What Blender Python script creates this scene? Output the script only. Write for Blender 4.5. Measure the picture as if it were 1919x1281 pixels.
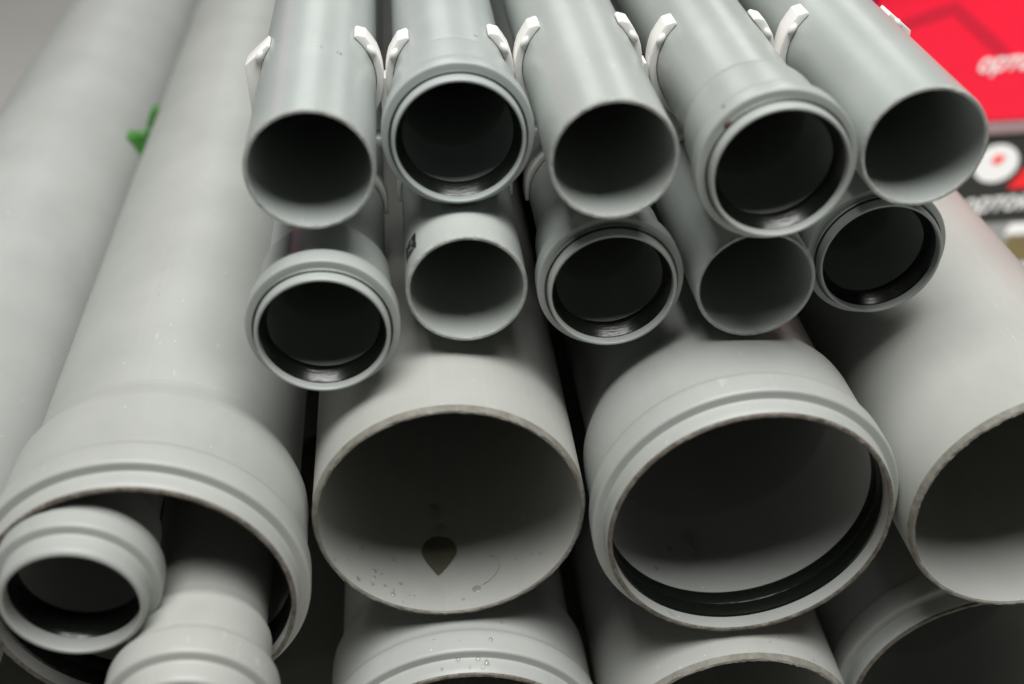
import bpy, bmesh, math, random
from mathutils import Vector, Matrix

random.seed(7)
for o in list(bpy.data.objects): bpy.data.objects.remove(o)
SC = bpy.context.scene
COL = SC.collection
MM = 0.001
CAMH = 0.525                      # height of the lens above the floor

# ------------------------------------------------------------------ camera
cam_data = bpy.data.cameras.new('camera')
cam = bpy.data.objects.new('camera', cam_data); COL.objects.link(cam)
RIGHT = Vector((0.9954411, -0.0934411, -0.0191271))
UP = Vector((0.0678348, 0.5526183, 0.8306693))
FWD = Vector((0.0670486, 0.8281798, -0.5564375))
m = Matrix((RIGHT, UP, -FWD)).transposed().to_4x4()
m.translation = Vector((0, 0, CAMH))
cam.matrix_world = m
cam_data.sensor_width = 36.0
cam_data.lens = 36.0 * 2289.0 / 1919.0
cam_data.clip_start = 0.02
cam_data.clip_end = 60.0
cam_data.dof.use_dof = True
cam_data.dof.focus_distance = 0.512
cam_data.dof.aperture_fstop = 4.7
SC.camera = cam

# ------------------------------------------------------------------ light of the shop
world = bpy.data.worlds.new('World'); SC.world = world
world.use_nodes = True
bg = world.node_tree.nodes['Background']
bg.inputs[0].default_value = (0.95, 1.0, 0.97, 1); bg.inputs[1].default_value = 0.010

def area(name, loc, target, sx, sy, power, color):
    l = bpy.data.lights.new(name, 'AREA'); l.shape = 'RECTANGLE'; l.size = sx; l.size_y = sy
    l.energy = power; l.color = color
    o = bpy.data.objects.new(name, l); COL.objects.link(o); o.location = loc
    o.rotation_euler = (Vector(target) - Vector(loc)).to_track_quat('-Z', 'Y').to_euler()
    return o
# ceiling panel over the aisle, strip lamps further down the shop, a pink sign lamp that streaks the pipes
area('ceiling_lamp', (0.10, 0.07, 2.35), (0.08, 0.42, 0.3), 1.6, 1.0, 79, (1.0, 0.997, 0.975))
area('strip_lamp', (-0.25, 3.6, 1.75), (0.0, 0.7, 0.3), 0.75, 0.7, 5.0, (1.0, 0.99, 0.97))
area('strip_lamp', (1.15, 3.6, 1.55), (0.1, 0.7, 0.3), 0.5, 0.7, 3.6, (1.0, 0.99, 0.97))
area('sign_lamp', (-1.0, 3.1, 0.80), (0.0, 0.6, 0.33), 0.05, 0.5, 0.40, (1.0, 0.42, 0.70))
sp = bpy.data.lights.new('added_carton_fill', 'SPOT'); sp.energy = 170; sp.spot_size = math.radians(13); sp.spot_blend = 0.5; sp.shadow_soft_size = 0.04  # unseen fill spot, added to brighten the fronts of the cartons
spo = bpy.data.objects.new('added_carton_fill', sp); COL.objects.link(spo); spo.location = (1.45, -0.35, 1.7)
spo.rotation_euler = (Vector((0.50, 0.85, 0.10)) - Vector(spo.location)).to_track_quat('-Z', 'Y').to_euler()

vs = SC.view_settings
vs.view_transform = 'Standard'; vs.look = 'None'; vs.exposure = 0.0; vs.gamma = 1.0
vs.use_curve_mapping = False

# ------------------------------------------------------------------ materials
def new_mat(name):
    mt = bpy.data.materials.new(name); mt.use_nodes = True
    nt = mt.node_tree; b = nt.nodes['Principled BSDF']
    return mt, nt, b
def N(nt, t, **kw):
    n = nt.nodes.new(t)
    for k, v in kw.items(): setattr(n, k, v)
    return n
def coords(nt, scale=(1, 1, 1)):
    """object coordinates shifted by a random amount for each object"""
    tc = N(nt, 'ShaderNodeTexCoord'); oi = N(nt, 'ShaderNodeObjectInfo')
    mul = N(nt, 'ShaderNodeMath', operation='MULTIPLY'); mul.inputs[1].default_value = 7.0
    nt.links.new(oi.outputs['Alpha'], mul.inputs[0])
    add = N(nt, 'ShaderNodeVectorMath', operation='ADD')
    nt.links.new(tc.outputs['Object'], add.inputs[0]); nt.links.new(mul.outputs[0], add.inputs[1])
    return add.outputs[0]
def scaled(nt, vec, s):
    mp = N(nt, 'ShaderNodeVectorMath', operation='MULTIPLY'); mp.inputs[1].default_value = s
    nt.links.new(vec, mp.inputs[0]); return mp.outputs[0]
def noise(nt, vec, scale, detail=2, rough=0.5):
    n = N(nt, 'ShaderNodeTexNoise'); n.inputs['Scale'].default_value = scale
    n.inputs['Detail'].default_value = detail; n.inputs['Roughness'].default_value = rough
    nt.links.new(vec, n.inputs['Vector']); return n.outputs['Fac']
def ramp(nt, fac, stops):
    r = N(nt, 'ShaderNodeValToRGB')
    e = r.color_ramp.elements
    while len(e) < len(stops): e.new(0.5)
    for el, (p, c) in zip(e, stops):
        el.position = p; el.color = (c[0], c[1], c[2], 1) if hasattr(c, '__len__') else (c, c, c, 1)
    nt.links.new(fac, r.inputs[0]); return r.outputs[0]
def mix(nt, fac, a, b, mode='MIX'):
    x = N(nt, 'ShaderNodeMix', data_type='RGBA', blend_type=mode)
    for sock, v in ((x.inputs[0], fac), (x.inputs[6], a), (x.inputs[7], b)):
        if isinstance(v, (int, float)): sock.default_value = v
        elif isinstance(v, tuple): sock.default_value = (v[0], v[1], v[2], 1)
        else: nt.links.new(v, sock)
    return x.outputs[2]

def pvc(name, base, rough, scratch=0.5, bump=0.05):
    mt, nt, b = new_mat(name)
    v = coords(nt)
    cloud = noise(nt, v, 22, 3)
    c = mix(nt, ramp(nt, cloud, [(0.3, 0.0), (0.7, 1.0)]), tuple(k * 0.93 for k in base), tuple(min(1, k * 1.05) for k in base))
    # faint draw marks along the pipe
    draw = noise(nt, scaled(nt, v, (1, 0.012, 1)), 420, 2)
    c = mix(nt, ramp(nt, draw, [(0.56, 0.0), (0.72, 0.10 * scratch)]), c, tuple(k * 1.35 for k in base))
    # handling smudges
    sm = noise(nt, scaled(nt, v, (1, 0.5, 1)), 46, 5, 0.65)
    c = mix(nt, ramp(nt, sm, [(0.57, 0.0), (0.74, 0.34 * scratch)]), c, tuple(k * 0.72 for k in base))
    # scuffs: sparse thin pale lines
    sc = noise(nt, scaled(nt, v, (1, 0.30, 0.14)), 260, 3, 0.7)
    scm = noise(nt, v, 34, 2)
    sc2 = N(nt, 'ShaderNodeMath', operation='MULTIPLY')
    nt.links.new(ramp(nt, sc, [(0.66, 0.0), (0.70, 1.0)]), sc2.inputs[0])
    nt.links.new(ramp(nt, scm, [(0.52, 0.0), (0.64, 0.55 * scratch)]), sc2.inputs[1])
    c = mix(nt, sc2.outputs[0], c, tuple(min(1, k * 1.5) for k in base))
    # dust specks
    vo = N(nt, 'ShaderNodeTexVoronoi'); vo.inputs['Scale'].default_value = 130
    nt.links.new(v, vo.inputs['Vector'])
    spk = N(nt, 'ShaderNodeMath', operation='MULTIPLY')
    nt.links.new(ramp(nt, vo.outputs['Distance'], [(0.035, 0.65), (0.06, 0.0)]), spk.inputs[0])
    nt.links.new(ramp(nt, noise(nt, v, 60, 1), [(0.55, 0.0), (0.57, 1.0)]), spk.inputs[1])
    c = mix(nt, spk.outputs[0], c, (0.75, 0.76, 0.72))
    oi = N(nt, 'ShaderNodeObjectInfo')
    c = mix(nt, 1.0, c, oi.outputs['Color'], 'MULTIPLY')
    nt.links.new(c, b.inputs['Base Color'])
    rr = N(nt, 'ShaderNodeMapRange'); rr.inputs[3].default_value = rough - 0.07; rr.inputs[4].default_value = rough + 0.12
    nt.links.new(noise(nt, v, 55, 4, 0.6), rr.inputs[0]); nt.links.new(rr.outputs[0], b.inputs['Roughness'])
    bp = N(nt, 'ShaderNodeBump'); bp.inputs['Strength'].default_value = bump; bp.inputs['Distance'].default_value = 0.0004
    nt.links.new(noise(nt, v, 900, 2), bp.inputs['Height']); nt.links.new(bp.outputs[0], b.inputs['Normal'])
    return mt

MAT = {}
MAT['pvc_small'] = pvc('grey_pvc_cool', (0.388, 0.418, 0.400), 0.30, 0.6, 0.012)
MAT['pvc_big'] = pvc('grey_pvc_warm', (0.392, 0.402, 0.378), 0.46, 0.7, 0.03)

def edge_mat(name, base, dark, scale):
    mt, nt, b = new_mat(name); v = coords(nt)
    f = noise(nt, v, scale, 4, 0.7)
    c = mix(nt, ramp(nt, f, [(0.35, 0.0), (0.65, 1.0)]), dark, base)
    nt.links.new(c, b.inputs['Base Color']); b.inputs['Roughness'].default_value = 0.65
    bp = N(nt, 'ShaderNodeBump'); bp.inputs['Strength'].default_value = 0.5; bp.inputs['Distance'].default_value = 0.0006
    nt.links.new(noise(nt, v, scale * 3, 3, 0.7), bp.inputs['Height']); nt.links.new(bp.outputs[0], b.inputs['Normal'])
    return mt
MAT['cut_small'] = edge_mat('sawn_edge_cool', (0.42, 0.44, 0.42), (0.30, 0.31, 0.29), 300)
MAT['cut_socket'] = edge_mat('worn_socket_edge', (0.20, 0.185, 0.155), (0.07, 0.055, 0.04), 260)
MAT['cut_big'] = edge_mat('sawn_edge_dirty', (0.235, 0.228, 0.200), (0.15, 0.138, 0.112), 150)

mt, nt, b = new_mat('black_rubber'); v = coords(nt)
b.inputs['Base Color'].default_value = (0.007, 0.009, 0.007, 1)
rr = N(nt, 'ShaderNodeMapRange'); rr.inputs[3].default_value = 0.14; rr.inputs[4].default_value = 0.34
nt.links.new(noise(nt, scaled(nt, v, (1, 8, 1)), 300, 3), rr.inputs[0]); nt.links.new(rr.outputs[0], b.inputs['Roughness'])
bp = N(nt, 'ShaderNodeBump'); bp.inputs['Strength'].default_value = 0.25; bp.inputs['Distance'].default_value = 0.0004
nt.links.new(noise(nt, scaled(nt, v, (1, 6, 1)), 260, 3), bp.inputs['Height']); nt.links.new(bp.outputs[0], b.inputs['Normal'])
MAT['rubber'] = mt

def plain(name, col, rough, var=0.08, scale=40, **kw):
    mt, nt, b = new_mat(name); v = coords(nt)
    c = mix(nt, noise(nt, v, scale, 3), tuple(k * (1 - var) for k in col), tuple(min(1, k * (1 + var)) for k in col))
    nt.links.new(c, b.inputs['Base Color']); b.inputs['Roughness'].default_value = rough
    for k, val in kw.items(): b.inputs[k].default_value = val
    return mt
MAT['white'] = plain('white_plastic', (0.84, 0.83, 0.80), 0.38, 0.03, 90)
MAT['green'] = plain('green_plastic', (0.05, 0.20, 0.03), 0.40, 0.10, 90)
MAT['red'] = plain('red_card', (0.86, 0.004, 0.035), 0.45, 0.03, 12)
MAT['dark_red'] = plain('dark_red_print', (0.58, 0.003, 0.028), 0.5, 0.05, 12)
MAT['purple'] = plain('purple_card', (0.20, 0.05, 0.36), 0.5, 0.05, 12)
MAT['black_card'] = plain('black_card', (0.013, 0.015, 0.012), 0.5, 0.2, 12)
MAT['white_print'] = plain('white_print', (0.80, 0.80, 0.78), 0.55, 0.03, 30)
MAT['red_print'] = plain('red_print', (0.85, 0.008, 0.012), 0.5, 0.03, 30)
MAT['kraft'] = plain('brown_card', (0.17, 0.13, 0.05), 0.7, 0.2, 25)
MAT['grey_card'] = plain('grey_card', (0.26, 0.26, 0.25), 0.6, 0.1, 25)
MAT['shelf_steel'] = plain('shelf_steel', (0.30, 0.20, 0.21), 0.45, 0.1, 25)
MAT['wood'] = plain('batten_wood', (0.23, 0.16, 0.09), 0.8, 0.25, 60)
mt, nt, b = new_mat('concrete'); v = coords(nt)
c = mix(nt, noise(nt, v, 3.0, 6, 0.6), (0.34, 0.332, 0.305), (0.45, 0.445, 0.42))
nt.links.new(c, b.inputs['Base Color']); b.inputs['Roughness'].default_value = 0.75
MAT['concrete'] = mt
mt, nt, b = new_mat('water'); nt.nodes.remove(b)
tr = N(nt, 'ShaderNodeBsdfTransparent'); gl = N(nt, 'ShaderNodeBsdfGlossy'); fr = N(nt, 'ShaderNodeLayerWeight'); mx = N(nt, 'ShaderNodeMixShader')
tr.inputs[0].default_value = (0.98, 0.985, 0.98, 1); gl.inputs['Roughness'].default_value = 0.05; fr.inputs[0].default_value = 0.5
fp = N(nt, 'ShaderNodeMath', operation='POWER'); fp.inputs[1].default_value = 3.0; nt.links.new(fr.outputs['Facing'], fp.inputs[0])
fa = N(nt, 'ShaderNodeMath', operation='MULTIPLY_ADD'); fa.inputs[1].default_value = 0.28; fa.inputs[2].default_value = 0.09
nt.links.new(fp.outputs[0], fa.inputs[0]); nt.links.new(fa.outputs[0], mx.inputs[0]); nt.links.new(tr.outputs[0], mx.inputs[1]); nt.links.new(gl.outputs[0], mx.inputs[2])
nt.links.new(mx.outputs[0], nt.nodes['Material Output'].inputs[0])
MAT['water'] = mt
mt, nt, b = new_mat('leaf'); v = coords(nt)
c = mix(nt, noise(nt, v, 160, 4), (0.050, 0.042, 0.016), (0.10, 0.088, 0.040))
nt.links.new(c, b.inputs['Base Color']); b.inputs['Roughness'].default_value = 0.3; b.inputs['Alpha'].default_value = 0.38
MAT['leaf'] = mt
MAT['hair'] = plain('hair_fibre', (0.05, 0.045, 0.035), 0.6)
mt, nt, b = new_mat('print_ink'); v = coords(nt)
f = noise(nt, scaled(nt, v, (1.0, 0.7, 1.0)), 620, 1)
c = mix(nt, ramp(nt, f, [(0.56, 0.0), (0.60, 1.0)]), (0.018, 0.02, 0.018), (0.22, 0.24, 0.225))
nt.links.new(c, b.inputs['Base Color']); b.inputs['Roughness'].default_value = 0.5
MAT['ink'] = mt
MAT['rust'] = plain('red_brown_dirt', (0.10, 0.035, 0.022), 0.8, 0.4, 300)

# ------------------------------------------------------------------ mesh helpers
def link(name, me, mat, parent=None, loc=None):
    o = bpy.data.objects.new(name, me); COL.objects.link(o)
    if mat is not None and not me.materials: me.materials.append(mat)
    if parent is not None: o.parent = parent
    if loc is not None: o.location = loc
    return o
def finish(bm, name, angle=35):
    me = bpy.data.meshes.new(name); bmesh.ops.recalc_face_normals(bm, faces=bm.faces)
    bm.to_mesh(me); bm.free()
    for p in me.polygons: p.use_smooth = True
    me.set_sharp_from_angle(angle=math.radians(angle))
    return me
def lathe(name, prof, seg=96, closed=True, jitter=None, angle=35):
    """revolve (axial, radius) points in mm round the local Y axis"""
    bm = bmesh.new(); rings = []
    for k, (y, r) in enumerate(prof):
        ring = []
        for s in range(seg):
            t = 2 * math.pi * s / seg
            dr = dy = 0.0
            if jitter and jitter[k]:
                dr = random.gauss(0, jitter[k]) * 0.5; dy = random.gauss(0, jitter[k])
            ring.append(bm.verts.new(((r + dr) * MM * math.cos(t), (y + dy) * MM, (r + dr) * MM * math.sin(t))))
        rings.append(ring)
    n = len(rings)
    for k in range(n if closed else n - 1):
        a, b_ = rings[k], rings[(k + 1) % n]
        for s in range(seg):
            s2 = (s + 1) % seg
            bm.faces.new((a[s], a[s2], b_[s2], b_[s]))
    return finish(bm, name, angle)
def prism(name, poly, y0, y1, bev=0.0, seg=2):
    """extrude an XZ outline (mm) from y0 to y1"""
    bm = bmesh.new()
    f = bm.faces.new([bm.verts.new((x * MM, y0 * MM, z * MM)) for x, z in poly])
    ex = bmesh.ops.extrude_face_region(bm, geom=[f])
    bmesh.ops.translate(bm, verts=[g for g in ex['geom'] if isinstance(g, bmesh.types.BMVert)], vec=(0, (y1 - y0) * MM, 0))
    bmesh.ops.recalc_face_normals(bm, faces=bm.faces)
    if bev:
        es = [e for e in bm.edges if len(e.link_faces) == 2 and e.calc_face_angle() > 0.5]
        bmesh.ops.bevel(bm, geom=es, offset=bev * MM, segments=seg, affect='EDGES', profile=0.5, clamp_overlap=True)
    return finish(bm, name, 50)
def box_mesh(name, sx, sy, sz, bev=1.0):
    bm = bmesh.new(); bmesh.ops.create_cube(bm, size=1)
    bmesh.ops.scale(bm, vec=(sx * MM, sy * MM, sz * MM), verts=bm.verts)
    if bev: bmesh.ops.bevel(bm, geom=list(bm.edges), offset=bev * MM, segments=2, affect='EDGES')
    return finish(bm, name, 40)
def W(x, y, z): return Vector((x * MM, y * MM, z * MM + CAMH))
def thing(name, label, cat, loc, group=None):
    o = bpy.data.objects.new(name, None); COL.objects.link(o); o.location = loc
    o.empty_display_size = 0.02
    o['label'] = label; o['category'] = cat
    if group: o['group'] = group
    return o
def tag(o, label, cat, group=None):
    o['label'] = label; o['category'] = cat
    if group: o['group'] = group
    return o

# ------------------------------------------------------------------ floor
me = bpy.data.meshes.new('floor')
me.from_pydata([(-12, -12, 0), (12, -12, 0), (12, 12, 0), (-12, 12, 0)], [], [(0, 1, 2, 3)])
fl = link('floor', me, MAT['concrete']); fl['kind'] = 'structure'

# ------------------------------------------------------------------ pipes
KS = 0.946                        # small pipe: 47 mm across, big pipe: 110 mm
LEN = 1900.0
def k(prof, s): return [(y * s, r * s) for y, r in prof]

SEAL_S = k([(4.6, 28.0), (4.6, 26.1), (5.0, 25.6), (5.4, 25.3), (7.4, 24.0), (9.6, 22.6), (10.1, 22.4), (10.6, 22.4), (11.0, 22.7), (11.4, 23.3), (12.4, 23.6), (14.6, 23.9), (15.2, 24.6), (15.4, 28.0)], KS)
SOCK_S = k([(0.0, 25.7), (0.0, 26.3), (0.35, 26.6), (1.0, 26.85), (2.2, 26.95), (6.2, 26.95), (6.6, 27.0), (6.8, 27.15), (6.88, 27.4), (6.9, 27.7), (6.96, 30.1), (7.0, 30.35), (7.12, 30.6), (7.35, 30.78), (7.7, 30.88), (8.4, 30.9), (15.4, 30.8),
            (16.8, 30.4), (17.8, 29.6), (18.6, 28.5), (19.6, 27.95), (21.5, 27.8), (42.5, 27.6), (44.0, 27.4), (48.0, 25.6), (49.4, 25.12), (51.0, 25.0),
            (51.0, 23.2), (46.0, 23.2), (43.5, 25.1), (20.0, 25.3), (16.0, 25.4), (15.6, 28.2), (7.5, 28.2), (7.4, 26.6), (4.4, 26.2), (4.2, 25.4), (1.0, 25.25), (0.3, 25.35)], KS)
SEAL_B = [(7.3, 57.8), (7.3, 56.2), (7.8, 55.5), (8.8, 55.25), (13.5, 55.0), (14.0, 55.2), (14.5, 54.95), (19.4, 54.85), (20.6, 55.1), (21.0, 56.4), (21.0, 59.6)]
SOCK_B = [(0.9, 57.55), (1.8, 58.1), (4.0, 58.35), (7.2, 58.4), (7.7, 58.45), (7.95, 58.6), (8.05, 58.9), (8.1, 59.2), (8.3, 61.2), (8.35, 61.55), (8.5, 61.9), (8.85, 62.25), (9.4, 62.5), (10.4, 62.6), (18.5, 62.4), (20.4, 62.0), (21.4, 61.2), (22.4, 60.6), (24.0, 60.3), (40, 60.0), (52.5, 59.7),
          (55.0, 59.4), (63.0, 56.4), (66.5, 55.35), (69.5, 55.0), (69.5, 52.6), (66.0, 52.6), (61.0, 55.3), (22.0, 55.45), (21.4, 55.6), (21.2, 59.9), (8.8, 59.9), (8.6, 58.0), (7.1, 57.6), (6.9, 55.8), (6.3, 55.6), (0.8, 55.55)]
RIM_SB = [(0.8, 55.55), (0.25, 55.7), (0.0, 56.05), (0.0, 56.7), (0.25, 57.2), (0.9, 57.55)]
SOCK_N = k([(0.0, 25.7), (0.0, 26.4), (0.4, 27.2), (1.2, 27.8), (2.6, 28.1), (8.0, 28.2), (8.7, 28.25), (9.1, 28.45), (9.25, 28.8), (9.35, 29.2), (9.7, 31.2), (9.85, 31.6), (10.2, 32.0), (10.8, 32.25), (11.8, 32.4), (21.0, 32.3),
            (22.6, 31.9), (23.8, 30.6), (24.8, 28.9), (26.0, 27.95), (28.5, 27.8), (42.5, 27.6), (44.0, 27.4), (48.0, 25.6), (49.4, 25.12), (51.0, 25.0),
            (51.0, 23.2), (46.0, 23.2), (43.5, 25.1), (24.0, 25.3), (21.4, 25.4), (20.9, 28.2), (9.6, 28.2), (9.4, 26.6), (7.4, 26.2), (7.2, 25.4), (1.0, 25.25), (0.3, 25.35)], KS)
SEAL_N = k([(7.6, 28.0), (7.6, 26.2), (8.4, 25.6), (11.0, 24.9), (14.0, 24.5), (18.5, 24.3), (20.0, 24.6), (20.7, 25.2), (20.8, 28.0)], KS)
BAR_S = k([(1.3, 25.0), (LEN, 25.0), (LEN, 23.2), (0.9, 23.2)], KS)
RIM_S = k([(0.9, 23.2), (0.25, 23.32), (0.0, 23.6), (0.0, 24.5), (0.3, 24.8), (1.3, 25.0)], KS)
BAR_SS = k([(51.0, 25.0), (LEN, 25.0), (LEN, 23.2), (51.0, 23.2)], KS)
BAR_B = [(2.8, 55.0), (LEN, 55.0), (LEN, 52.6), (0.9, 52.6)]
RIM_B = [(0.9, 52.6), (0.3, 52.75), (0.0, 53.0), (0.0, 53.6), (0.3, 54.1), (2.5, 54.93), (2.8, 55.0)]
BAR_SB = [(69.5, 55.0), (LEN, 55.0), (LEN, 52.6), (69.5, 52.6)]

def bar(name, prof, seg):
    # extra rings close to the mouth keep the shading of the long quads even
    a, b_, c, d = prof
    ys = [0, 40, 120, 300, 700]
    out = [a] + [(a[0] + y, a[1]) for y in ys[1:]] + [b_, c] + [(a[0] + y, d[1]) for y in reversed(ys[1:])] + [d]
    return lathe(name, out, seg, closed=False)
MESH = {}
def shared(key, fn):
    if key not in MESH: MESH[key] = fn()
    return MESH[key]

def drop_mesh():
    bm = bmesh.new(); rings = []
    prof = [(1.0, 0.0), (0.93, 0.22), (0.72, 0.42), (0.40, 0.54)]
    n = 12
    for r, h in prof: rings.append([bm.verts.new((r * math.cos(2 * math.pi * s / n), r * math.sin(2 * math.pi * s / n), h)) for s in range(n)])
    for a, b_ in zip(rings, rings[1:]):
        for s in range(n): bm.faces.new((a[s], a[(s + 1) % n], b_[(s + 1) % n], b_[s]))
    bm.faces.new(list(reversed(rings[0])))
    t = bm.verts.new((0, 0, 0.58))
    for s in range(n): bm.faces.new((rings[-1][s], rings[-1][(s + 1) % n], t))
    return finish(bm, 'water_drop', 60)
def add_drop(parent, ax, ang, size, radius, inner=False, stretch=1.0, mat='water', name='water_drop', flat=1.0):
    me = shared('drop_' + mat, drop_mesh)
    t = math.radians(ang)
    nrm = Vector((math.cos(t), 0, math.sin(t))) * (-1 if inner else 1)
    ydir = Vector((0, 1, 0)); xdir = ydir.cross(nrm).normalized()
    o = link(name, me, MAT[mat], parent)
    s = size * MM
    M4 = Matrix((xdir * s * random.uniform(0.9, 1.1), ydir * s * stretch * random.uniform(0.9, 1.15), nrm * s * flat)).transposed().to_4x4()
    r = radius + (0.05 if not inner else -0.05)
    M4.translation = Vector((r * MM * math.cos(t), ax * MM, r * MM * math.sin(t)))
    o.matrix_local = M4
    return o

GROUPS = {}
def pipe(pos, kind, label, group, tilt=(0, 0), scale=1.0):
    """kind: small / small_socket / big / big_socket; pos = centre of the mouth in mm"""
    names = {'small': 'narrow_pipe', 'small_socket': 'narrow_socket_pipe', 'nested': 'narrow_socket_pipe', 'big': 'wide_pipe', 'big_socket': 'wide_socket_pipe'}
    t = thing(names[kind], label, 'pipe', W(*pos), group)
    t.rotation_euler = (math.radians(tilt[0]), 0, math.radians(tilt[1])); t.scale = (scale,) * 3
    if kind == 'small':
        link('barrel', shared('BAR_S', lambda: bar('barrel', BAR_S, 96)), MAT['pvc_small'], t)
        link('rim', lathe('rim', RIM_S, 128, False, [0, .03, .05, .05, .04, 0]), MAT['cut_small'], t)
    elif kind == 'nested':
        link('barrel', shared('BAR_SN', lambda: bar('barrel', BAR_SS, 96)), MAT['pvc_big'], t)
        link('socket', shared('SOCK_N', lambda: lathe('socket', SOCK_N, 96, True, None, 50)), MAT['pvc_big'], t)
        link('seal_ring', shared('SEAL_N', lambda: lathe('seal_ring', SEAL_N, 96, False)), MAT['rubber'], t)
    elif kind == 'small_socket':
        link('barrel', shared('BAR_SS', lambda: bar('barrel', BAR_SS, 96)), MAT['pvc_small'], t)
        link('socket', shared('SOCK_S', lambda: lathe('socket', SOCK_S, 96, True, None, 50)), MAT['pvc_small'], t)
        link('seal_ring', shared('SEAL_S', lambda: lathe('seal_ring', SEAL_S, 96, False)), MAT['rubber'], t)
    elif kind == 'big':
        link('barrel', shared('BAR_B', lambda: bar('barrel', BAR_B, 144)), MAT['pvc_big'], t)
        link('rim', lathe('rim', RIM_B, 220, False, [.03, .10, .18, .18, .14, .2, 0]), MAT['cut_big'], t)
    else:
        link('barrel', shared('BAR_SB', lambda: bar('barrel', BAR_SB, 144)), MAT['pvc_big'], t)
        link('socket', shared('SOCK_B', lambda: lathe('socket', SOCK_B, 144, False, None, 50)), MAT['pvc_big'], t)
        link('rim', lathe('rim', RIM_SB, 220, False, [0, .07, .13, .13, .12, 0]), MAT['cut_socket'], t)
        link('seal_ring', shared('SEAL_B', lambda: lathe('seal_ring', SEAL_B, 144, False)), MAT['rubber'], t)
    g = random.uniform(0.955, 1.03); w_ = random.uniform(-0.012, 0.012); a_ = random.random()
    for ch in t.children: ch.color = (g + w_, g, g - w_, a_)
    return t

POS = {'T1': (-38.4, 400.5, -190.1), 'T2': (16.1, 421.4, -192.1), 'T3': (70.1, 393.5, -189.7), 'T4': (127.1, 378.7, -191.5), 'T5': (182.9, 390.3, -190.2),
       'R1': (-39.8, 386.2, -251.4), 'R2': (15.7, 403.4, -245.6), 'R3': (72.4, 400.5, -248.8), 'R4': (127.6, 396.1, -247.4), 'R5': (184.0, 413.4, -250.1),
       'B0': (-114.3, 336.6, -333.5), 'B1': (3.4, 368.9, -331.2), 'B2': (122.0, 351.2, -333.4), 'B3': (240.3, 347.5, -330.5),
       'A0': (-229.0, 330.0, -350.0), 'N1': (-131.7, 319.3, -313.4), 'N2': (-94.5, 291.5, -352.3),
       'L1': (3.7, 343.3, -451.5), 'L2': (121.9, 340.7, -450.8), 'L3': (239.2, 358.9, -451.4), 'L0': (-114.3, 640.0, -451.0), 'LA': (-229.0, 440.0, -462.0)}
GT, GR = 'narrow pipes of the top row', 'narrow pipes of the second row'
GB, GL = 'wide pipes of the middle row', 'wide pipes of the bottom row'
PIPE = {}
def mk(key, kind, label, group, **kw): PIPE[key] = pipe(POS[key], kind, label, group, **kw)
mk('T1', 'small', 'narrow plain-ended pipe of the top row, beside the long wide pipes', GT)
mk('T2', 'small_socket', 'narrow socket pipe of the top row, clean-grooved, second from the long wide pipes', GT)
mk('T3', 'small', 'narrow grey plain-ended pipe at the middle of the top row between two socket pipes', GT)
mk('T4', 'small_socket', 'narrow grey socket pipe of the top row with a red-brown smudge in its groove', GT)
mk('T5', 'small', 'narrow grey plain-ended pipe at the end of the top row beside the red box', GT)
mk('R1', 'small_socket', 'narrow socket pipe of the second row touching the long wide socket pipe', GR)
mk('R2', 'small', 'narrow plain-ended pipe of the second row with dark print and two drops inside', GR)
mk('R3', 'small_socket', 'narrow socket pipe at the middle of the second row with glinting black seal', GR)
mk('R4', 'small', 'narrow thin-walled plain pipe of the second row, its mouth tucked under a socket', GR)
mk('R5', 'small_socket', 'narrow socket pipe ending the second row, under the pipe beside the red box', GR)
mk('B0', 'big_socket', 'wide grey socket pipe with two narrower socket pipes pushed into its mouth', GB)
mk('B1', 'big', 'wide plain pipe of the middle row with water drops and a leaf inside', GB)
mk('B2', 'big_socket', 'wide socket pipe of the middle row with broad black seal, its mouth empty', GB)
mk('B3', 'big', 'wide plain pipe of the middle row at the outer side towards the black box', GB, tilt=(-0.35, 0.25))
mk('A0', 'big', 'long wide grey pipe outermost in the stack, lying along the open floor', GB)
mk('N1', 'nested', 'narrow socket pipe stuck in a wide pipe, the higher of two', 'narrow pipes nested in a wide one', scale=0.97)
mk('N2', 'nested', 'narrow socket pipe lying at the bottom of a wide pipe, the lower of two', 'narrow pipes nested in a wide one', scale=1.02)
mk('L1', 'big_socket', 'wide grey socket pipe of the bottom row beaded with water drops', GL)
mk('L2', 'big', 'wide plain pipe of the bottom row with a rough sawn rim', GL)
mk('L3', 'big_socket', 'wide socket pipe in shade at the end of the bottom row', GL)
mk('L0', 'big', 'wide plain pipe set back in the dark of the bottom row under the nested pipes', GL)
mk('LA', 'big', 'outermost wide plain pipe of the bottom row, under the long outer pipe', GL)

# battens that carry the bottom row
for y in (620.0, 1500.0):
    o = link('floor_batten', shared('batten', lambda: box_mesh('floor_batten', 620, 60, 12.0, 1.0)), MAT['wood'])
    o.location = W(5, y, -525 + 6.2)
    tag(o, 'flat wooden batten on the floor under the bottom row, ' + ('towards the pipe mouths' if y < 1000 else 'far from the mouths'), 'batten', 'battens under the stack')

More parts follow.
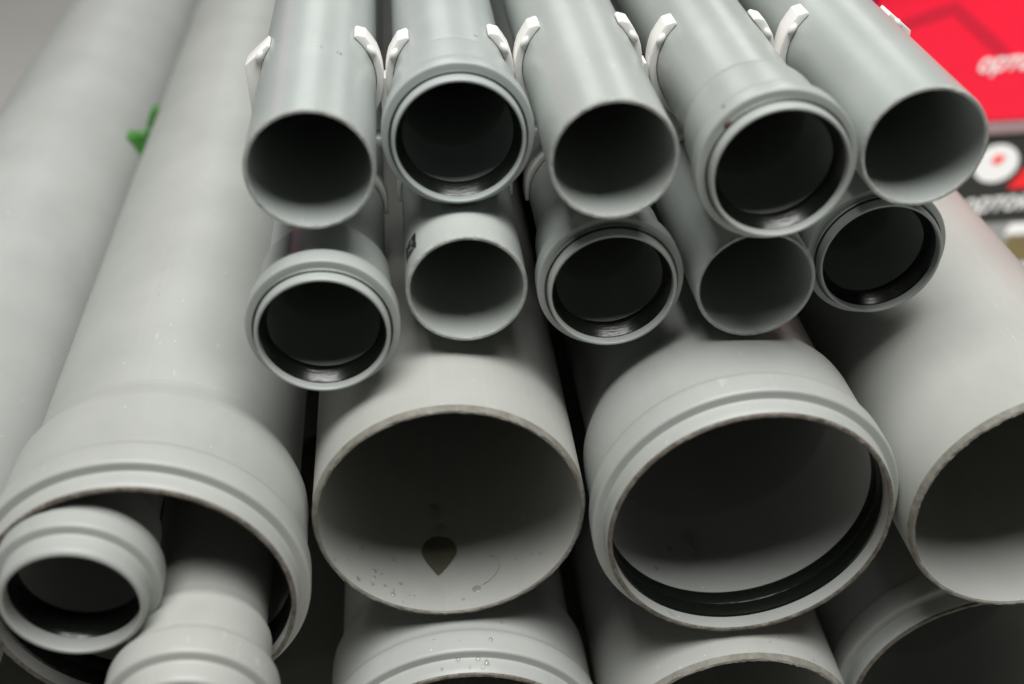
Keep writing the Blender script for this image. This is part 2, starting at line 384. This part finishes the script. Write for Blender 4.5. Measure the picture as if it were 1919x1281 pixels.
# ------------------------------------------------------------------ white spacer that keeps the narrow pipes apart
def arc_arm(c, r0, t, a0, a1, tip, n=16, taper=0.0):
    """outline of a curved arm hugging a pipe; tip: extra thickness at its free end"""
    inn, out = [], []
    for i in range(n + 1):
        u = i / n; a = math.radians(a0 + (a1 - a0) * u)
        inn.append((c[0] + r0 * math.cos(a), c[1] + r0 * math.sin(a)))
        th = t + tip * max(0.0, (u - 0.72) / 0.28) ** 1.2
        if u > 0.93: th *= 0.90
        th *= 1.0 - taper * u
        out.append((c[0] + (r0 + th) * math.cos(a), c[1] + (r0 + th) * math.sin(a)))
    # small horn at the end
    ae = math.radians(a1 + (7.5 if a1 > a0 else -7.5) * (24.0 / r0))
    horn = [(c[0] + (r0 + 0.25) * math.cos(ae), c[1] + (r0 + 0.25) * math.sin(ae)), (c[0] + (r0 + 1.9) * math.cos(ae), c[1] + (r0 + 1.9) * math.sin(ae))]
    return inn + horn + list(reversed(out))
def spacer(name, label, cat, cells_up, cells_dn, rp, t, yc, wy, zmid, mat, a_up, a_dn, ends=True, web=4.0, tipx=1.0, fill=4.5):
    base = W((cells_up[0][0] + cells_up[-1][0]) / 2, yc, zmid)
    s = thing(name, label, cat, base)
    bx = (cells_up[0][0] + cells_up[-1][0]) / 2
    rel = lambda c: (c[0] - bx, c[2] - zmid)
    y0, y1 = -wy / 2, wy / 2
    r0 = rp + 0.18
    for row, sgn, amax in ((cells_up, 1, a_up), (cells_dn, -1, a_dn)):
        for i, c in enumerate(row):
            cc = rel(c)
            for side in (1, -1):
                end = ends and ((i == 0 and side == -1) or (i == len(row) - 1 and side == 1))
                a0, a1 = -86.0 * sgn, amax * sgn
                if side == -1: a0, a1 = 180 - a0, 180 - a1
                if end and sgn == 1:
                    # end block: flat outer face, sloping top
                    inn = []
                    for q in range(17):
                        a = math.radians(a0 + (a1 - a0) * q / 16)
                        inn.append((cc[0] + r0 * math.cos(a), cc[1] + r0 * math.sin(a)))
                    xo = cc[0] + side * (r0 + 5.2)
                    top = inn[-1]
                    poly = inn + [(top[0] + side * 1.0, top[1] + 1.2), (xo, cc[1] + r0 * 0.36), (xo, cc[1] - r0 - 2.0)]
                    arm = link('end_arm', prism('end_arm', poly, y0, y1, 0.5), mat, s)
                else:
                    arm = link('arm', prism('arm', arc_arm(cc, r0, t, a0, a1, tipx if sgn == 1 else 0.0, taper=0.0 if sgn == 1 else 0.35), y0, y1, 0.6, 3), mat, s)
                # moulded peg near the free end, on the face towards the pipe mouths
                if sgn == 1:
                    ap = math.radians(a1 - (13 if side == 1 else -13))
                    pr = r0 + t * 0.62
                    bm = bmesh.new()
                    bmesh.ops.create_uvsphere(bm, u_segments=12, v_segments=8, radius=1.0)
                    bmesh.ops.scale(bm, vec=(1.45 * MM, 1.6 * MM, 2.6 * MM), verts=bm.verts)
                    pg = link('peg', finish(bm, 'peg', 60), mat, arm)
                    pg.location = ((cc[0] + pr * math.cos(ap)) * MM, (y0 - 0.2) * MM, (cc[1] + pr * math.sin(ap)) * MM)
                    pg.rotation_euler = (0, -(ap if side == 1 else ap), 0)
    x0 = rel(cells_up[0])[0] - 22; x1 = rel(cells_up[-1])[0] + 22
    link('web', prism('web', [(x0, -web / 2), (x1, -web / 2), (x1, web / 2), (x0, web / 2)], y0 + 0.7, y1 - 0.7, 0.5), mat, s)
    for i in range(len(cells_up) - 1):
        a, b_ = rel(cells_up[i]), rel(cells_up[i + 1])
        xm = (a[0] + b_[0]) / 2; zt = (a[1] + b_[1]) / 2
        poly = [(xm - 2.4, web / 2), (xm + 2.4, web / 2), (xm + 2.2, zt - 9), (xm + 1.3, zt - 2), (xm + 0.5 + max(0, fill - 4.5) * .25, zt + fill), (xm - 0.5 - max(0, fill - 4.5) * .25, zt + fill), (xm - 1.3, zt - 2), (xm - 2.2, zt - 9)]
        link('gusset', prism('gusset', poly, y0 + 0.9, y1 - 0.9, 0.0), mat, s)
    return s
up = [POS['T%d' % i] for i in range(1, 6)]; dn = [POS['R%d' % i] for i in range(1, 6)]
spacer('pipe_spacer', 'white plastic spacer with curved arms gripping the two rows of narrow pipes', 'pipe spacer', up, dn, 25 * KS, 3.1, 491.0, 11.0, -219.3, MAT['white'], 41, -2, tipx=1.1, fill=0.5)
spacer('pipe_spacer', 'small green plastic spacer wedged between the two long wide pipes', 'pipe spacer',
       [POS['A0'], POS['B0']], [(-229, 0, -462), (-114.3, 0, -451)], 55.0, 2.4, 742.0, 10.0, -399.0, MAT['green'], 31, 20, ends=False, web=4.0, tipx=2.2, fill=23.0)

# ------------------------------------------------------------------ water, leaf, print, dirt
D = PIPE
for ax, an, s in [(15.9, -129.7, 1.3), (16.0, -125.8, 0.8), (12.0, -129.7, 0.9), (7.4, -130.8, 1.1), (5.5, -139.4, 1.4), (9.6, -124.1, 1.0), (13.9, -115.9, 1.2), (27.4, -119.2, 1.2), (6.3, -119.8, 1.3), (8.6, -119.7, 0.8), (8.3, -111.5, 0.5), (8.6, -109.2, 0.5), (3.6, -115.0, 0.5), (3.4, -157.4, 1.0), (12.2, -147.0, 0.9), (25.8, -137.1, 0.9), (11.7, -79.5, 2.4), (6.7, -86.2, 0.9), (46.9, -82.9, 1.3), (57.2, -65.6, 1.2), (54.2, -125.8, 0.7), (100.3, -107.4, 0.9), (102.7, -102.7, 0.8), (102.6, -94.2, 0.9), (14.5, -44.2, 0.7), (18.1, -49.5, 0.5), (20.5, -58.5, 0.6), (49.7, -159.1, 0.9), (77.3, -122.8, 0.8), (50.1, -54.0, 0.6), (83.7, -97.0, 0.9), (16.7, -164.9, 0.5), (29.3, -152.3, 0.5), (21.6, -149.1, 0.5), (20.9, -156.2, 0.4), (23.9, -161.3, 0.4)]:
    add_drop(D['B1'], ax, an, s * 0.85, 52.6, True, flat=0.8 if s < 2 else 0.45)
for ax, an, s in [(64.0, -97.0, 5.5), (51.5, -95.0, 5.0)]:
    add_drop(D['B1'], ax, an, s, 52.6, True, flat=0.5)
for ax, an, s in [(16.3, 99.6, .7), (14.1, 89.9, .5), (14.6, 77.6, 1.1)]: add_drop(D['L1'], ax, an, s, 62.5)
add_drop(D['L1'], 10.2, 87.4, 0.8, 61.9)
for ax, an, s in [(7.2, 90.9, 1.1), (7.0, 82.8, 1.1), (6.8, 79.5, .6), (4.8, 79.4, 1.3), (3.2, 97.6, .7), (2.6, 86.3, .7), (2.4, 81.1, .8)]: add_drop(D['L1'], ax, an, s, 59.2)
for ax, an, s in [(27.2, 71.7, .9), (28.2, 79.9, .8), (34.1, 67.5, .8), (37.1, 64.7, .6), (40.9, 134.4, .8), (33.0, 120.1, .5), (35.9, 154.8, .6), (37.3, 126.5, .4)]: add_drop(D['L1'], ax, an, s, 60.1)
for ax, an, s in [(60.8, 80.5, 1.15), (59.4, 62.0, 1.3), (62.3, 36.1, 0.7)]: add_drop(D['T1'], ax, an, s, 25 * KS)
add_drop(D['T2'], 55.0, 63.4, 0.9, 25 * KS)
for ax, an, s in [(16.7, -90.9, 1.2), (17.8, -72.1, 0.8)]: add_drop(D['R2'], ax, an, s, 23.2 * KS, True)
for ax, an, s in [(46.2, -112.3, 1.6), (44.1, -99.2, 2.0), (29.5, -123.2, 1.0), (36.2, -67.6, 0.7)]: add_drop(D['B2'], ax, an, s, 55.35, True, flat=.7)
add_drop(D['B2'], 54.0, -99.0, 7.0, 55.35, True, flat=0.3)
for ax, an, s in [(3.9, -122.3, 0.8), (2.4, -121.0, 0.6), (6.0, -126.7, 0.6)]: add_drop(D['B2'], ax, an, s, 55.6, True)
for ax, an, s in [(9.2, 75.8, .6), (4.7, 70.7, .5), (4.6, 54.0, .6), (12.6, 70.1, .5)]: add_drop(D['L2'], ax, an, s, 55)
for ax, an, s in [(134.1, 92.9, .45), (105.6, 106.1, .45), (109.3, 121.5, .4)]: add_drop(D['B0'], ax, an, s, 55)

def on_inner(ax, an, r):
    t = math.radians(an); return Vector((r * math.cos(t) * MM, ax * MM, r * math.sin(t) * MM))
def leaf():
    """a wet brown leaf lying on the curved floor of the pipe, tip towards the mouth"""
    bm = bmesh.new(); rows = []
    L = 18
    for i in range(L + 1):
        phi = math.pi * i / L; u = (1 - math.cos(phi)) / 2; ax = 21.5 + 25.0 * u
        w = max(0.05, 7.6 * math.sin(phi) * math.sin(phi / 2) ** 0.9 / 0.77)
        row = []
        for j in range(9):
            q = j / 8 * 2 - 1; x = q * w * (1 + 0.06 * math.sin(9 * u + 3 * q)) + (1.0 - u) * -1.6
            an = -95.5 + math.degrees(x / 52.0)
            lift = 0.12 + 0.35 * abs(q) ** 2 + 0.25 * math.sin(u * 7 + q * 2) ** 2
            if abs(q) < 0.1: lift += 0.25
            row.append(bm.verts.new(on_inner(ax, an, 52.6 - lift)))
        rows.append(row)
    for a, b_ in zip(rows, rows[1:]):
        for j in range(8): bm.faces.new((a[j], a[j + 1], b_[j + 1], b_[j]))
    fs = list(bm.faces)
    bmesh.ops.recalc_face_normals(bm, faces=fs)
    bmesh.ops.solidify(bm, geom=fs, thickness=0.12 * MM)
    return finish(bm, 'leaf', 60)
o = link('leaf', leaf(), MAT['leaf']); o.location = W(*POS['B1'])
tag(o, 'small brown wet leaf lying inside the wide plain pipe', 'leaf')
def fibre():
    pts = [(28.8, -71.6), (28.4, -70.0), (27.2, -68.6), (23.7, -67.3), (20.7, -67.3), (17.4, -69.2), (14.6, -72.4), (13.1, -76.3)]
    bm = bmesh.new(); prev = None
    for ax, an in pts:
        ring = []
        for q in range(4):
            t = q * math.pi / 2
            ring.append(bm.verts.new(on_inner(ax + 0.10 * math.cos(t), an, 52.45 + 0.1 * math.sin(t))))
        if prev:
            for q in range(4): bm.faces.new((prev[q], prev[(q + 1) % 4], ring[(q + 1) % 4], ring[q]))
        prev = ring
    return finish(bm, 'hair', 60)
o = link('hair', fibre(), MAT['hair']); o.location = W(*POS['B1'])
tag(o, 'thin curled dark hair stuck inside the wide plain pipe', 'hair')
def patch(name, r, ax0, ax1, an0, an1, mat, parent, n=8, th=0.08):
    bm = bmesh.new(); g = []
    for i in range(n + 1):
        an = math.radians(an0 + (an1 - an0) * i / n)
        g.append([bm.verts.new((rr_ * MM * math.cos(an), y * MM, rr_ * MM * math.sin(an))) for y, rr_ in ((ax0, r - 0.2), (ax0, r + th), (ax1, r + th), (ax1, r - 0.2))])
    for a, b_ in zip(g, g[1:]):
        for j in range(3): bm.faces.new((a[j], a[j + 1], b_[j + 1], b_[j]))
    bm.faces.new(g[0]); bm.faces.new(list(reversed(g[-1])))
    return link(name, finish(bm, name, 30), mat, parent)
p1 = patch('printed_mark', 25 * KS, 10.0, 22.0, 141, 162, MAT['ink'], D['R2'])
st = add_drop(D['T4'], 6.0, 137.9, 1.5, 27.1 * KS, False, 0.8, 'rust', 'dirt_spot', 1.5)
st2 = add_drop(D['T4'], 12.2, 132.5, 0.7, 30.8 * KS, False, 0.9, 'rust', 'dirt_spot', 0.25)

# ------------------------------------------------------------------ shelf goods behind the stack
YB = 849.0
def card_box(name, label, cat, x0, x1, z0, z1, depth, mat, bev=1.5):
    t = thing(name, label, cat, W((x0 + x1) / 2, YB + depth / 2, z0))
    b_ = link('carton', box_mesh('carton', x1 - x0, depth, z1 - z0, bev), mat, t)
    b_.location = (0, 0, (z1 - z0) / 2 * MM)
    return t, (x0 + x1) / 2, z0, -depth / 2
def flat(name, poly, mat, box, lift=0.3):
    t, cx, z0, fy = box
    return link(name, prism(name, [(x - cx, z - z0) for x, z in poly], fy - lift, fy + 0.4), mat, t)
def lettering(name, text, x, z, size, mat, box, rot=0.0, shear=0.25):
    t, cx, z0, fy = box
    cu = bpy.data.curves.new(name, 'FONT'); cu.body = text; cu.size = size * MM; cu.shear = shear; cu.extrude = 0.0003
    cu.offset = 0.0004; cu.space_character = 0.98
    tmp = bpy.data.objects.new(name + '_curve', cu); COL.objects.link(tmp)
    bpy.context.view_layer.update()
    me = bpy.data.meshes.new_from_object(tmp.evaluated_get(bpy.context.evaluated_depsgraph_get()))
    bpy.data.objects.remove(tmp)
    o = link(name, me, mat, t)
    o.location = ((x - cx) * MM, (fy - 0.35) * MM, (z - z0) * MM); o.rotation_euler = (math.pi / 2, -rot, 0)
    return o
def ring_poly(cx, cz, rx, rz, n=40, a=0.0):
    return [(cx + rx * math.cos(2 * math.pi * i / n) * math.cos(a) - rz * math.sin(2 * math.pi * i / n) * math.sin(a),
             cz + rx * math.cos(2 * math.pi * i / n) * math.sin(a) + rz * math.sin(2 * math.pi * i / n) * math.cos(a)) for i in range(n)]
red = card_box('carton_box', 'bright red carton with dark roof line and white lettering on the shelf', 'box', 341, 640, -395, -150, 160, MAT['red'])
flat('roof_line', [(352, -318), (362, -309), (401, -296), (441, -328), (452, -339), (444, -343), (401, -307), (364, -318)], MAT['dark_red'], red)
lettering('lettering', 'ортома', 427, -353, 19, MAT['white_print'], red, 0.03)
pur = card_box('carton_box', 'purple carton standing next to the red carton', 'box', 304, 339, -395, -170, 160, MAT['purple'])
blk = card_box('carton_box', 'black carton with white disc logo and red dot below the shelf edge', 'box', 345, 640, -484, -407, 150, MAT['black_card'])
flat('logo_disc', ring_poly(459, -431, 18.5, 16.5), MAT['white_print'], blk)
flat('logo_dot', ring_poly(460, -427.5, 5.2, 3.6, a=0.45), MAT['red_print'], blk, 0.6)
flat('logo_block', [(473, -454), (500, -454), (500, -434), (484, -436)], MAT['red_print'], blk, 0.45)
lettering('lettering', 'ортома', 437, -474, 21, MAT['white_print'], blk, 0.03)
grey = card_box('carton_box', 'grey carton with a brown end and white label under the black carton', 'box', 345, 640, -524, -486, 150, MAT['grey_card'])
flat('label_patch', [(479, -497), (520, -497), (520, -487), (483, -487)], MAT['white_print'], grey)
flat('brown_panel', [(478, -523), (560, -523), (560, -498.5), (484, -498.5)], MAT['kraft'], grey, 0.25)
sh = thing('shelf', 'thin steel shelf carrying the red and purple cartons', 'shelf', W(470, YB + 90, -524.5))
link('shelf_board', box_mesh('shelf_board', 350, 182, 10, 1.0), MAT['shelf_steel'], sh, (0, 0, (524.5 - 400.6) * MM))
for x in (-172, 172):
    for y in (-84, 84):
        link('post', box_mesh('post', 5, 8, 119, 0.5), MAT['shelf_steel'], sh, (x * MM, y * MM, 59.6 * MM))
